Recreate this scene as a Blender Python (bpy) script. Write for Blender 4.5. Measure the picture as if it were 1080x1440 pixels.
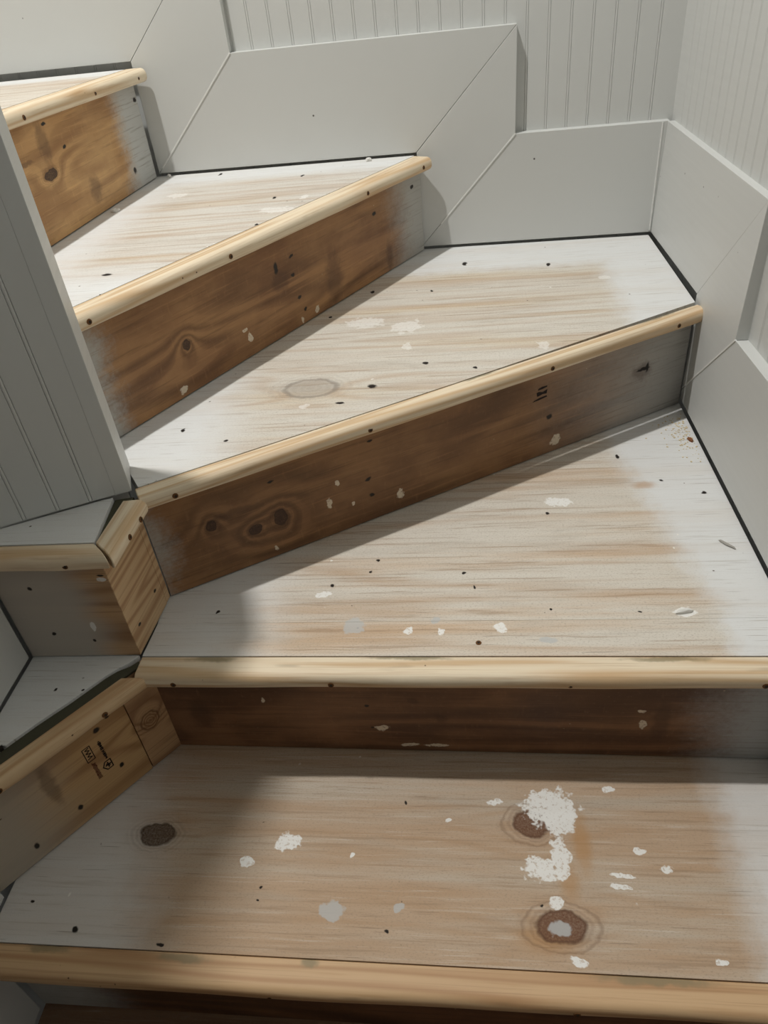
import bpy, bmesh, math, random
from mathutils import Vector, Matrix

for _o in list(bpy.data.objects):
    bpy.data.objects.remove(_o, do_unlink=True)
scene = bpy.context.scene
COL = scene.collection
random.seed(7)

# ------------------------------------------------------------------ camera
cd = bpy.data.cameras.new('camera')
cd.sensor_fit = 'HORIZONTAL'
cd.sensor_width = 36.0
cd.lens = 1027.46 / 1080 * 36.0
cd.clip_start = 0.02
cam = bpy.data.objects.new('camera', cd)
cam.location = (-0.4071, -1.6403, 0.9045)
cam.rotation_mode = 'XYZ'
cam.rotation_euler = (0.9222, 0.0903, 0.0718)
COL.objects.link(cam)
scene.camera = cam

# ------------------------------------------------------------------ world, light, exposure
world = bpy.data.worlds.new('world')
scene.world = world
world.use_nodes = True
world.node_tree.nodes['Background'].inputs[0].default_value = (0.98, 0.99, 1.0, 1)
world.node_tree.nodes['Background'].inputs[1].default_value = 0.06

ld = bpy.data.lights.new('ceiling_bulb', 'SPOT')      # recessed downlight over the upper flight
ld.energy = 200.0
ld.spot_size = 2.3
ld.spot_blend = 0.35
ld.color = (1.0, 0.987, 0.96)
ld.shadow_soft_size = 0.042
bulb = bpy.data.objects.new('ceiling_bulb', ld)
bulb.location = (-1.13, -0.76, 3.05)
COL.objects.link(bulb)

vs = scene.view_settings
vs.view_transform = 'Standard'
vs.look = 'None'
vs.gamma = 1.0
vs.use_curve_mapping = False
vs.exposure = -0.06

# ------------------------------------------------------------------ stair dimensions (metres)
Z = {0: -0.19, 1: 0.0, 2: 0.19, 3: 0.384, 4: 0.577, 5: 0.777}

# marks left on each board: (kind, x, y, radius x, radius y) in the board's own plane
MARKS = {
    'T1': [('K', -0.8296, -1.1497, 0.0247, 0.0158), ('W', -0.6508, -1.1584, 0.017, 0.0134), ('W', -0.6993, -1.1841, 0.0103, 0.0074), ('G', -0.5809, -1.2401, 0.0156, 0.0107), ('G', -0.5012, -1.2343, 0.0068, 0.0058), ('W', -0.442, -1.1218, 0.0046, 0.004), ('Q', -0.3339, -1.1245, 0.0245, 0.0185), ('W', -0.308, -1.1012, 0.0358, 0.0262), ('W', -0.2978, -1.1238, 0.0198, 0.0175), ('W', -0.327, -1.1835, 0.0215, 0.015), ('W', -0.303, -1.1678, 0.0121, 0.0271), ('W', -0.3145, -1.2237, 0.0099, 0.0065), ('Q', -0.3111, -1.2506, 0.029, 0.0179), ('G', -0.3129, -1.2522, 0.0121, 0.0101), ('O', -0.2745, -1.1488, 0.0114, 0.039), ('O', -0.2964, -1.1982, 0.0135, 0.0205), ('O', -0.3285, -1.2635, 0.036, 0.0198), ('W', -0.2341, -1.1897, 0.0134, 0.0034), ('W', -0.234, -1.2032, 0.0132, 0.0034), ('W', -0.2054, -1.1582, 0.0094, 0.0045), ('W', -0.1805, -1.1796, 0.0083, 0.0052), ('W', -0.1431, -1.2804, 0.0068, 0.0036), ('W', -0.2982, -1.2861, 0.0101, 0.0051), ('W', -0.3789, -1.0964, 0.0084, 0.0051), ('W', -0.2308, -1.0744, 0.0065, 0.0052), ('D', -0.4982, -1.1005, 0.0024, 0.0041), ('D', -0.5131, -1.2612, 0.0033, 0.0031), ('D', -0.8948, -1.2724, 0.0054, 0.0048), ('D', -0.7825, -1.2846, 0.0044, 0.0031), ('D', -0.9648, -1.2417, 0.0038, 0.0026), ('D', -0.6747, -1.2166, 0.0036, 0.0026), ('D', -0.3331, -1.2283, 0.0025, 0.0024), ('D', -0.6723, -1.232, 0.0027, 0.0025), ('W', -0.5639, -1.1723, 0.0037, 0.0037)],
    'T2': [('G', -0.5621, -0.9536, 0.0146, 0.0145), ('W', -0.4446, -0.9657, 0.0047, 0.0064), ('G', -0.4525, -0.9447, 0.0067, 0.0053), ('W', -0.3661, -0.9604, 0.0093, 0.0077), ('W', -0.2603, -0.6877, 0.0199, 0.0114), ('W', -0.1271, -0.9347, 0.0143, 0.0078), ('G', -0.3094, -0.9824, 0.0117, 0.0061), ('D', -0.5395, -0.8199, 0.0032, 0.004), ('D', -0.5481, -0.845, 0.0032, 0.0039), ('D', -0.6029, -0.8726, 0.0042, 0.0038), ('D', -0.4119, -0.852, 0.0036, 0.0038), ('D', -0.3975, -0.8821, 0.003, 0.0036), ('D', -0.28, -0.7167, 0.0044, 0.0046), ('D', -0.1467, -0.5627, 0.0047, 0.0088), ('D', -0.0899, -0.6362, 0.0044, 0.004), ('D', -0.299, -0.9261, 0.0028, 0.0027), ('D', -0.7612, -0.9229, 0.0042, 0.0035), ('D', -0.1828, -0.9336, 0.0036, 0.0026), ('O', -0.1204, -0.6485, 0.0176, 0.0098), ('W', -0.4872, -0.9638, 0.0067, 0.0052), ('D', -0.033, -0.6728, 0.0053, 0.0038), ('W', -0.6128, -0.8916, 0.0104, 0.0059)],
    'T2c': [('D', -0.9434, -1.0614, 0.0029, 0.0035), ('D', -0.9049, -1.0626, 0.0029, 0.0029), ('D', -0.9719, -1.1472, 0.0046, 0.005)],
    'T3': [('K2', -0.6414, -0.6329, 0.0423, 0.0308), ('V', -0.5766, -0.3896, 0.0342, 0.0226), ('V', -0.5018, -0.4158, 0.0254, 0.028), ('V', -0.498, -0.4985, 0.0072, 0.014), ('D', -0.5453, -0.6355, 0.0089, 0.0094), ('D', -0.4651, -0.5664, 0.0057, 0.0064), ('D', -0.5892, -0.6851, 0.0087, 0.0044), ('D', -0.5776, -0.2399, 0.0057, 0.0115), ('D', -0.6466, -0.3534, 0.0041, 0.0068), ('D', -0.3867, -0.5903, 0.0044, 0.0074), ('V', -0.6437, -0.6887, 0.0066, 0.0066), ('D', -0.44, -0.7744, 0.0001, 0.0002), ('D', -0.8134, -0.745, 0.0044, 0.0061), ('D', -0.7405, -0.7797, 0.0053, 0.0048), ('D', -0.3958, -0.11, 0.0059, 0.0131), ('D', -0.228, -0.1471, 0.0055, 0.0124), ('D', -0.4611, -0.2519, 0.0041, 0.0075), ('V', -0.1324, -0.2375, 0.0115, 0.0093), ('V', -0.2742, -0.5239, 0.0089, 0.0133)],
    'T4': [('V', -0.7179, -0.3404, 0.0291, 0.0184), ('V', -0.6794, -0.2686, 0.0082, 0.0151), ('D', -0.8968, -0.0279, 0.005, 0.0134), ('D', -0.738, -0.2567, 0.0042, 0.0102), ('D', -0.7353, -0.4229, 0.005, 0.0083), ('D', -0.9133, -0.6256, 0.0105, 0.0063), ('D', -0.7106, -0.1011, 0.0046, 0.0122), ('V', -0.942, -0.183, 0.0219, 0.017)],
    'T5': [],
    'R5': [('K', 0.3752, 0.0954, 0.0201, 0.0083), ('B', 0.3824, 0.1427, 0.0178, 0.0291), ('D', 0.4005, 0.1672, 0.008, 0.0036), ('B', 0.501, 0.0435, 0.022, 0.0226), ('D', 0.4419, 0.1235, 0.0087, 0.0038), ('D', 0.67, 0.0352, 0.009, 0.008), ('D', 0.7494, 0.149, 0.0094, 0.0056), ('B', 0.3031, 0.1233, 0.0392, 0.0035)],
    'R4': [('K', 0.2165, 0.0776, 0.0079, 0.0081), ('D', 0.4424, 0.1193, 0.0069, 0.0133), ('D', 0.4848, 0.1273, 0.0072, 0.0034), ('D', 0.4824, 0.0959, 0.0073, 0.0046), ('D', 0.4895, 0.0536, 0.0066, 0.0042), ('D', 0.5014, 0.0266, 0.0058, 0.0049), ('D', 0.743, 0.1262, 0.0083, 0.0051), ('D', 0.8856, 0.1407, 0.0082, 0.0054), ('W', 0.1895, 0.0141, 0.0079, 0.0063), ('W', 0.3419, 0.0506, 0.0063, 0.0033), ('W', 0.5348, 0.0138, 0.006, 0.0076), ('W', 0.346, -0.0013, 0.0049, 0.0047), ('B', 0.4492, 0.0961, 0.0245, 0.0181), ('B', 0.5949, 0.0521, 0.0253, 0.0504), ('B', 0.7844, 0.0315, 0.0129, 0.0306), ('W', 0.3509, 0.033, 0.0048, 0.0091), ('W', 0.4887, 0.0098, 0.0038, 0.005)],
    'R3': [('K', 0.0846, 0.0956, 0.0076, 0.0094), ('K', 0.1846, 0.068, 0.0115, 0.0136), ('K', 0.1443, 0.0628, 0.0102, 0.0086), ('W', 0.2635, 0.0602, 0.0045, 0.0089), ('W', 0.279, 0.0938, 0.0033, 0.005), ('W', 0.383, 0.0316, 0.0062, 0.0095), ('W', 0.1681, 0.0175, 0.0043, 0.0052), ('W', 0.3002, 0.0462, 0.0023, 0.0039), ('D', 0.3313, 0.0798, 0.0059, 0.0038), ('D', 0.3341, 0.0502, 0.006, 0.004), ('D', 0.3401, 0.146, 0.0057, 0.003), ('D', 0.1809, 0.1353, 0.0071, 0.0023), ('D', 0.6716, 0.0745, 0.009, 0.007), ('W', 0.6895, 0.0245, 0.0109, 0.0104), ('D', 0.8728, 0.1018, 0.0202, 0.0043), ('D', 0.8806, 0.1036, 0.0051, 0.0129), ('B', 0.8701, 0.0986, 0.0236, 0.0173), ('B', 0.1208, 0.1057, 0.039, 0.007)],
    'R2': [('B', 0.0492, 0.0751, 0.0169, 0.0357), ('W', 0.3068, 0.0522, 0.01, 0.0057), ('W', 0.3411, 0.0156, 0.0152, 0.0034), ('W', 0.3844, 0.0155, 0.0161, 0.0033), ('W', 0.6498, 0.0991, 0.0071, 0.0029), ('W', 0.6547, 0.0724, 0.0054, 0.0091), ('B', 0.6775, 0.0776, 0.0116, 0.0419), ('D', 0.2898, 0.1003, 0.0049, 0.0038), ('D', 0.2939, 0.0534, 0.004, 0.0032), ('W', 0.1446, 0.1105, 0.003, 0.0061), ('B', 0.3891, 0.0768, 0.0087, 0.0093), ('B', 0.3526, 0.1124, 0.0076, 0.006)],
    'R2s': [('D', 0.2078, 0.1463, 0.0046, 0.0043), ('D', 0.1896, 0.137, 0.0068, 0.0054), ('D', 0.1959, 0.0517, 0.0048, 0.0059), ('D', 0.1275, 0.0357, 0.005, 0.007), ('D', 0.0622, 0.0287, 0.005, 0.0079), ('K3', 0.2558, 0.0884, 0.0148, 0.0166), ('B', 0.1111, 0.1065, 0.0092, 0.0428)],
    'R3a': [('D', 0.0804, 0.0435, 0.0055, 0.004), ('D', 0.022, 0.0375, 0.0048, 0.0038)],
    'R3b': [('D', 0.0459, 0.1278, 0.0046, 0.0042), ('D', 0.0464, 0.0453, 0.0039, 0.004), ('D', 0.098, 0.0324, 0.0039, 0.0041), ('D', 0.144, 0.1462, 0.0063, 0.0023), ('W', 0.1452, 0.139, 0.0081, 0.0035), ('W', 0.1051, 0.0578, 0.0029, 0.0079)],
}

# ------------------------------------------------------------------ node helpers
class NT:
    def __init__(self, name):
        self.m = bpy.data.materials.new(name)
        self.m.use_nodes = True
        self.t = self.m.node_tree
        self.t.nodes.clear()
        self.out = self.t.nodes.new('ShaderNodeOutputMaterial')
        self.b = self.t.nodes.new('ShaderNodeBsdfPrincipled')
        self.t.links.new(self.b.outputs[0], self.out.inputs[0])
        self.tc = self.t.nodes.new('ShaderNodeTexCoord')
        self.P = self.tc.outputs['Object']
    def set(self, sock, v):
        if hasattr(v, 'is_linked') or isinstance(v, bpy.types.NodeSocket):
            self.t.links.new(v, sock)
        else:
            if isinstance(v, (tuple, list)) and sock.type == 'RGBA' and len(v) == 3:
                v = (*v, 1)
            sock.default_value = v
    def math(self, op, a, b=0.0, c=None, clamp=False):
        n = self.t.nodes.new('ShaderNodeMath'); n.operation = op; n.use_clamp = clamp
        self.set(n.inputs[0], a); self.set(n.inputs[1], b)
        if c is not None: self.set(n.inputs[2], c)
        return n.outputs[0]
    def vm(self, op, a, b=(0, 0, 0)):
        n = self.t.nodes.new('ShaderNodeVectorMath'); n.operation = op
        self.set(n.inputs[0], a); self.set(n.inputs[1], b)
        return n.outputs['Value'] if op in ('LENGTH', 'DOT_PRODUCT', 'DISTANCE') else n.outputs[0]
    def noise(self, vec, scale, detail=2.0, rough=0.5, col=False):
        n = self.t.nodes.new('ShaderNodeTexNoise')
        self.set(n.inputs['Vector'], vec); n.inputs['Scale'].default_value = scale
        n.inputs['Detail'].default_value = detail; n.inputs['Roughness'].default_value = rough
        return n.outputs['Color' if col else 'Fac']
    def rng(self, v, a, b, lo=0.0, hi=1.0, smooth=True):
        n = self.t.nodes.new('ShaderNodeMapRange')
        n.interpolation_type = 'SMOOTHSTEP' if smooth else 'LINEAR'
        self.set(n.inputs[0], v)
        if a > b:
            a, b, lo, hi = b, a, hi, lo
        n.inputs[1].default_value = a; n.inputs[2].default_value = b
        n.inputs[3].default_value = lo; n.inputs[4].default_value = hi
        return n.outputs[0]
    def mix(self, f, a, b, mode='MIX'):
        n = self.t.nodes.new('ShaderNodeMix'); n.data_type = 'RGBA'; n.blend_type = mode
        self.set(n.inputs[0], f); self.set(n.inputs[6], a); self.set(n.inputs[7], b)
        return n.outputs[2]
    def voro(self, vec, scale):
        n = self.t.nodes.new('ShaderNodeTexVoronoi'); self.set(n.inputs['Vector'], vec)
        n.inputs['Scale'].default_value = scale
        return n.outputs['Distance'], n.outputs['Color']
    def bump(self, h, strength=0.3, dist=0.001):
        n = self.t.nodes.new('ShaderNodeBump'); n.inputs['Strength'].default_value = strength
        n.inputs['Distance'].default_value = dist; self.set(n.inputs['Height'], h)
        self.t.links.new(n.outputs[0], self.b.inputs['Normal'])
    def done(self, col, rough=0.6, spec=0.3):
        self.set(self.b.inputs['Base Color'], col); self.set(self.b.inputs['Roughness'], rough)
        self.b.inputs['Specular IOR Level'].default_value = spec
        return self.m
    def field(self, c, r):
        """normalised elliptic distance from c in the board plane (1 at the rim)"""
        d = self.vm('SUBTRACT', self.PW, (c[0], c[1], 0.0))
        d = self.vm('MULTIPLY', d, (1.0 / max(r[0], 1e-4), 1.0 / max(r[1], 1e-4), 0.0))
        return self.vm('LENGTH', d)


def sm(v):
    v /= 255.0
    return v / 12.92 if v <= 0.04045 else ((v + 0.055) / 1.055) ** 2.4


def S(r, g, b):
    return (sm(r), sm(g), sm(b))


def grain(n, kf, stretch=1.0, ring=7.0, seed=0.0, knots=()):
    """ring bands (0..1) and fine fibre (0..1) along local X"""
    v = n.vm('MULTIPLY', n.P, (1.1 * stretch, kf, kf))
    v = n.vm('ADD', v, (seed, seed * 1.7, seed * 0.3))
    a = n.noise(v, 1.0, 1.5, 0.45)
    for k in knots:
        a = n.math('ADD', a, n.math('DIVIDE', 0.28, n.math('ADD', 1.0, n.math('POWER', n.math('MULTIPLY', n.field((k[1], k[2]), (k[3] * 1.8, k[4] * 1.8)), 1.0), 2.0))))
    s = n.math('SINE', n.math('MULTIPLY', a, ring * 6.283))
    band = n.math('POWER', n.math('MULTIPLY_ADD', s, 0.5, 0.5), 2.2)
    f = n.noise(n.vm('MULTIPLY', n.P, (9.0, 260.0, 120.0)), 1.0, 3.0, 0.6)
    return band, f, a


def add_marks(n, col, marks, rough, white=S(236, 234, 229), dark=S(34, 27, 22), knot=S(84, 66, 52)):
    speck = n.noise(n.P, 420.0, 2.0, 0.7)
    mid = n.noise(n.P, 190.0, 2.0, 0.6)
    big = n.noise(n.P, 75.0, 2.0, 0.6)
    rag = n.math('ADD', n.math('MULTIPLY_ADD', big, 1.8, -0.9), n.math('MULTIPLY_ADD', mid, 0.5, -0.25))
    holes = n.rng(n.math('ADD', mid, n.math('MULTIPLY', speck, 0.5)), 0.55, 0.72)
    order = {'O': 0, 'B': 1, 'S': 1, 'K': 2, 'K2': 2, 'K3': 2, 'Q': 2, 'G': 3, 'V': 4, 'W': 4, 'D': 5}
    for k in sorted(marks, key=lambda q: order[q[0]]):
        kind, x, y, rx, ry = k
        L = n.field((x, y), (rx, ry))
        if kind == 'D':
            col = n.mix(n.rng(L, 0.95, 0.5), col, dark)
        elif kind in ('W', 'V'):
            Lr = n.math('ADD', L, rag)
            m = n.math('MULTIPLY', n.rng(Lr, 1.1, 0.85), n.math('MULTIPLY_ADD', holes, 0.55, 0.40))
            if kind == 'V':
                m = n.math('MULTIPLY', m, 0.55)
            col = n.mix(m, col, white)
        elif kind == 'G':
            col = n.mix(n.math('MULTIPLY', n.rng(n.math('ADD', L, n.math('MULTIPLY', rag, 0.7)), 1.1, 0.8), 0.75), col, S(188, 189, 187))
        elif kind == 'O':
            col = n.mix(n.math('MULTIPLY', n.rng(L, 1.5, 0.3), 0.55), col, S(176, 130, 76))
        elif kind == 'B':
            col = n.mix(n.math('MULTIPLY', n.rng(n.math('ADD', L, n.math('MULTIPLY', rag, 0.5)), 1.3, 0.5), 0.45), col, S(70, 48, 36))
        elif kind == 'S':
            col = n.mix(n.math('MULTIPLY', n.rng(n.math('ADD', L, n.math('MULTIPLY', rag, 0.4)), 1.25, 0.4), 0.75), col, S(134, 122, 92))
        elif kind in ('K', 'K2', 'K3', 'Q'):
            rings = n.math('MULTIPLY_ADD', n.math('SINE', n.math('MULTIPLY', L, 22.0)), 0.5, 0.5)
            halo = n.math('MULTIPLY', n.rng(L, 2.1, 1.05), n.math('MULTIPLY', rings, 0.40))
            kc = {'K': knot, 'K2': S(160, 150, 138), 'K3': S(120, 84, 52), 'Q': S(106, 72, 52)}[kind]
            col = n.mix(halo, col, n.mix(0.6, col, kc))
            Lk = n.math('ADD', L, n.math('MULTIPLY', rag, 0.10))
            core = n.math('MULTIPLY', n.rng(Lk, 1.05, 0.9), n.math('MULTIPLY_ADD', speck, 0.9, 0.40), clamp=True)
            rim = n.math('MULTIPLY', n.rng(Lk, 0.78, 0.95), n.rng(Lk, 1.15, 1.0))
            if kind == 'K3':
                core = n.math('MULTIPLY', core, n.math('MULTIPLY_ADD', rings, 0.6, 0.2))
            if kind == 'K2':
                core = n.math('MULTIPLY', core, 0.55)
            col = n.mix(core, col, kc)
            if kind == 'Q':
                outer = n.math('MULTIPLY', n.rng(Lk, 1.45, 1.56), n.rng(Lk, 1.70, 1.58))
                col = n.mix(n.math('MULTIPLY', outer, 0.35), col, S(120, 94, 72))
            col = n.mix(n.math('MULTIPLY', rim, 0.45), col, tuple(q * 0.55 for q in kc))
    return col


def tread_material(name, marks, paints, tan=0.5, seed=0.0, warm=S(204, 180, 154), pale=S(212, 205, 193), cover=0.92):
    """worn tread: bleached pine with thin white wash; paints = half-planes (nx, ny, d, soft)"""
    n = NT(name)
    w = n.noise(n.P, 60.0, 2.0, 0.6, col=True)
    n.PW = n.vm('ADD', n.P, n.vm('MULTIPLY', n.vm('SUBTRACT', w, (0.5, 0.5, 0.5)), (0.011, 0.011, 0.0)))
    kn = [k for k in marks if k[0] in ('K', 'Q', 'K2')]
    band, f, a = grain(n, 11.0, 0.7, 7.0, seed, kn)
    patch = n.noise(n.vm('ADD', n.vm('MULTIPLY', n.P, (1.3, 17.0, 8.0)), (seed, 2.0, 0)), 1.0, 5.0, 0.62)
    t = n.rng(patch, 0.64 - 0.36 * tan, 0.88 - 0.30 * tan)
    col = n.mix(t, pale, warm)
    col = n.mix(n.math('MULTIPLY', n.math('MULTIPLY', band, 0.40), n.rng(patch, 0.3, 0.6)), col, S(176, 142, 108))
    grey = n.noise(n.vm('MULTIPLY', n.P, (5.0, 26.0, 20.0)), 1.0, 3.0, 0.6)
    col = n.mix(n.math('MULTIPLY', n.rng(grey, 0.52, 0.75), 0.35), col, S(170, 160, 146))
    col = n.mix(n.math('MULTIPLY', n.rng(f, 0.55, 0.8), 0.28), col, S(150, 128, 104))
    col = n.mix(n.math('MULTIPLY', n.rng(f, 0.42, 0.2), 0.30), col, S(232, 226, 216))
    line = n.noise(n.vm('ADD', n.vm('MULTIPLY', n.P, (4.5, 150.0, 60.0)), (seed, 0, 0)), 1.0, 4.0, 0.7)
    col = n.mix(n.math('MULTIPLY', n.rng(line, 0.54, 0.64), 0.52), col, S(156, 130, 104))
    col = n.mix(n.math('MULTIPLY', n.rng(line, 0.45, 0.30), 0.30), col, S(226, 220, 208))
    grit = n.noise(n.vm('MULTIPLY', n.P, (0.5, 1.0, 1.0)), 620.0, 3.0, 0.75)
    col = n.mix(n.math('MULTIPLY', n.rng(grit, 0.52, 0.66), 0.42), col, S(140, 124, 106))
    # painted margins, brushed off unevenly along the stain edge
    pm = None
    edge = n.noise(n.vm('MULTIPLY', n.P, (30.0, 30.0, 10.0)), 1.0, 3.0, 0.65)
    for nx, ny, d, soft in paints:
        q = n.math('ADD', n.vm('DOT_PRODUCT', n.P, (nx, ny, 0.0)), n.math('MULTIPLY_ADD', edge, 0.05, -0.025 - d))
        q = n.rng(q, -soft, soft)
        pm = q if pm is None else n.math('MAXIMUM', pm, q)
    if pm is not None:
        paint = n.mix(n.rng(f, 0.55, 0.8), S(221, 222, 221), S(186, 183, 176))
        paint = n.mix(n.math('MULTIPLY', n.rng(line, 0.58, 0.75), 0.45), paint, S(182, 176, 166))
        paint = n.mix(n.math('MULTIPLY', n.rng(grit, 0.58, 0.74), 0.35), paint, S(168, 164, 156))
        paint = n.mix(n.math('MULTIPLY', n.rng(patch, 0.45, 0.7), 0.25), paint, S(206, 196, 182))
        col = n.mix(n.math('MULTIPLY', pm, cover), col, paint)
    # small paint flecks and dents all over
    d1, c1 = n.voro(n.PW, 46.0)
    gate = n.rng(n.noise(n.P, 11.0, 2.0), 0.60, 0.66)
    col = n.mix(n.math('MULTIPLY', n.rng(d1, 0.11, 0.05), gate), col, S(232, 229, 222))
    d2, c2 = n.voro(n.vm('ADD', n.PW, (3.1, 1.7, 0)), 38.0)
    gate2 = n.rng(n.noise(n.vm('ADD', n.P, (5, 5, 0)), 11.0, 2.0), 0.54, 0.6)
    col = n.mix(n.math('MULTIPLY', n.rng(d2, 0.075, 0.03), gate2), col, S(84, 70, 58))
    # long dark scratches along the grain
    sc = n.noise(n.vm('MULTIPLY', n.P, (14.0, 420.0, 40.0)), 1.0, 1.0, 0.5)
    col = n.mix(n.math('MULTIPLY', n.rng(sc, 0.70, 0.76), 0.45), col, S(110, 92, 74))
    col = add_marks(n, col, marks, None)
    n.bump(n.math('ADD', n.math('MULTIPLY', f, 0.5), n.math('MULTIPLY', band, 0.2)), 0.25, 0.0006)
    return n.done(col, n.rng(patch, 0.3, 0.7, 0.62, 0.78), 0.25)


def riser_material(name, marks, ends, base=S(124, 82, 48), deep=S(84, 52, 32), seed=0.0, ring=S(66, 42, 26), greys=S(176, 174, 168), ringamt=0.55):
    """old stained riser; ends = (position along X, softness, sign) where the white wall paint lapped over it"""
    n = NT(name)
    w = n.noise(n.P, 60.0, 2.0, 0.6, col=True)
    n.PW = n.vm('ADD', n.P, n.vm('MULTIPLY', n.vm('SUBTRACT', w, (0.5, 0.5, 0.5)), (0.009, 0.009, 0.0)))
    kn = [k for k in marks if k[0] in ('K', 'K3')]
    band, f, a = grain(n, 8.0, 0.9, 9.0, seed, kn)
    patch = n.noise(n.vm('ADD', n.vm('MULTIPLY', n.P, (6.0, 9.0, 6.0)), (seed, 0, 0)), 1.0, 4.0, 0.6)
    col = n.mix(n.rng(patch, 0.35, 0.68), deep, base)
    col = n.mix(n.math('MULTIPLY', n.rng(patch, 0.6, 0.8), 0.4), col, S(158, 108, 66))
    zone = n.rng(n.noise(n.vm('ADD', n.vm('MULTIPLY', n.P, (4.0, 8.0, 4.0)), (seed * 2, 1, 0)), 1.0, 1.0), 0.4, 0.58)
    col = n.mix(n.math('MULTIPLY', n.math('MULTIPLY', band, zone), ringamt), col, ring)
    col = n.mix(n.math('MULTIPLY', n.math('MULTIPLY', n.rng(band, 0.10, 0.0), zone), 0.22), col, tuple(min(1.0, q * 1.55) for q in base))
    streak = n.noise(n.vm('ADD', n.vm('MULTIPLY', n.P, (5.0, 130.0, 40.0)), (seed, 0, 0)), 1.0, 4.0, 0.7)
    col = n.mix(n.math('MULTIPLY', n.rng(streak, 0.54, 0.68), 0.42), col, tuple(q * 0.5 for q in deep))
    col = n.mix(n.math('MULTIPLY', n.rng(streak, 0.46, 0.32), 0.30), col, tuple(min(1.0, q * 1.5) for q in base))
    scuff = n.noise(n.vm('MULTIPLY', n.P, (150.0, 26.0, 20.0)), 1.0, 3.0, 0.65)
    col = n.mix(n.math('MULTIPLY', n.rng(scuff, 0.58, 0.74), 0.15), col, tuple(min(1.0, q * 1.7) for q in base))
    col = n.mix(n.math('MULTIPLY', n.rng(f, 0.55, 0.8), 0.35), col, S(58, 38, 26))
    mott = n.noise(n.P, 130.0, 4.0, 0.72)
    col = n.mix(n.math('MULTIPLY', n.rng(mott, 0.55, 0.75), 0.28), col, S(160, 128, 98))
    for pos, soft, sign in ends:
        e = n.math('MULTIPLY', n.math('ADD', n.vm('DOT_PRODUCT', n.P, (1, 0, 0)), n.math('ADD', n.math('MULTIPLY_ADD', patch, 0.12, -0.06 - pos), n.math('MULTIPLY_ADD', mott, 0.05, -0.025))), sign)
        e = n.math('MULTIPLY', n.rng(e, -soft, soft), n.rng(mott, 0.25, 0.42, 0.72, 1.0))
        col = n.mix(e, col, n.mix(n.rng(f, 0.5, 0.75), greys, S(150, 146, 138)))
    d1, c1 = n.voro(n.PW, 60.0)
    gate = n.rng(n.noise(n.P, 12.0, 2.0), 0.60, 0.68)
    col = n.mix(n.math('MULTIPLY', n.rng(d1, 0.10, 0.04), gate), col, S(190, 172, 146))
    col = add_marks(n, col, marks, None, white=S(220, 206, 184), knot=S(56, 36, 26))
    n.bump(n.math('ADD', f, n.math('MULTIPLY', mott, 0.6)), 0.22, 0.0006)
    return n.done(col, 0.52, 0.35)


def pine_material(name, seed=0.0, light=S(230, 214, 187), dark=S(199, 164, 120), marks=(), washes=(), rings=5.0, kf=34.0, amt=0.75):
    """fresh pine: straight resinous bands along X"""
    n = NT(name)
    w = n.noise(n.P, 50.0, 2.0, 0.6, col=True)
    n.PW = n.vm('ADD', n.P, n.vm('MULTIPLY', n.vm('SUBTRACT', w, (0.5, 0.5, 0.5)), (0.008, 0.008, 0.0)))
    kn = [k for k in marks if k[0] in ('K', 'K3')]
    band, f, a = grain(n, kf, 1.2, rings, seed, kn)
    col = n.mix(n.math('MULTIPLY', band, amt), light, dark)
    big = n.noise(n.vm('ADD', n.vm('MULTIPLY', n.P, (4.0, 22.0, 22.0)), (seed, 3, 1)), 1.0, 2.0)
    col = n.mix(n.math('MULTIPLY', n.rng(big, 0.5, 0.72), 0.30), col, S(206, 164, 118))
    fine = n.noise(n.vm('ADD', n.vm('MULTIPLY', n.P, (3.0, 320.0, 320.0)), (seed, 0, 0)), 1.0, 3.0, 0.65)
    col = n.mix(n.math('MULTIPLY', n.rng(fine, 0.52, 0.66), 0.42), col, tuple(q * 0.85 for q in dark))
    col = n.mix(n.math('MULTIPLY', n.rng(f, 0.52, 0.78), 0.30), col, S(170, 124, 78))
    smud = n.noise(n.vm('ADD', n.vm('MULTIPLY', n.P, (9.0, 40.0, 40.0)), (seed + 4, 1, 2)), 1.0, 2.0)
    col = n.mix(n.math('MULTIPLY', n.rng(smud, 0.66, 0.76), 0.35), col, S(132, 112, 84))
    for pos, soft, sign, c in washes:
        e = n.math('MULTIPLY', n.math('ADD', n.vm('DOT_PRODUCT', n.P, (1, 0, 0)), n.math('MULTIPLY_ADD', big, 0.06, -0.03 - pos)), sign)
        col = n.mix(n.math('MULTIPLY', n.rng(e, -soft, soft), 0.88), col, c)
    d2, c2 = n.voro(n.PW, 55.0)
    gate2 = n.rng(n.noise(n.vm('ADD', n.P, (seed, 5, 0)), 14.0, 2.0), 0.58, 0.64)
    col = n.mix(n.math('MULTIPLY', n.rng(d2, 0.09, 0.04), gate2), col, S(92, 66, 44))
    if marks:
        col = add_marks(n, col, marks, None)
    n.bump(f, 0.15, 0.0005)
    return n.done(col, 0.55, 0.35)


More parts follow.
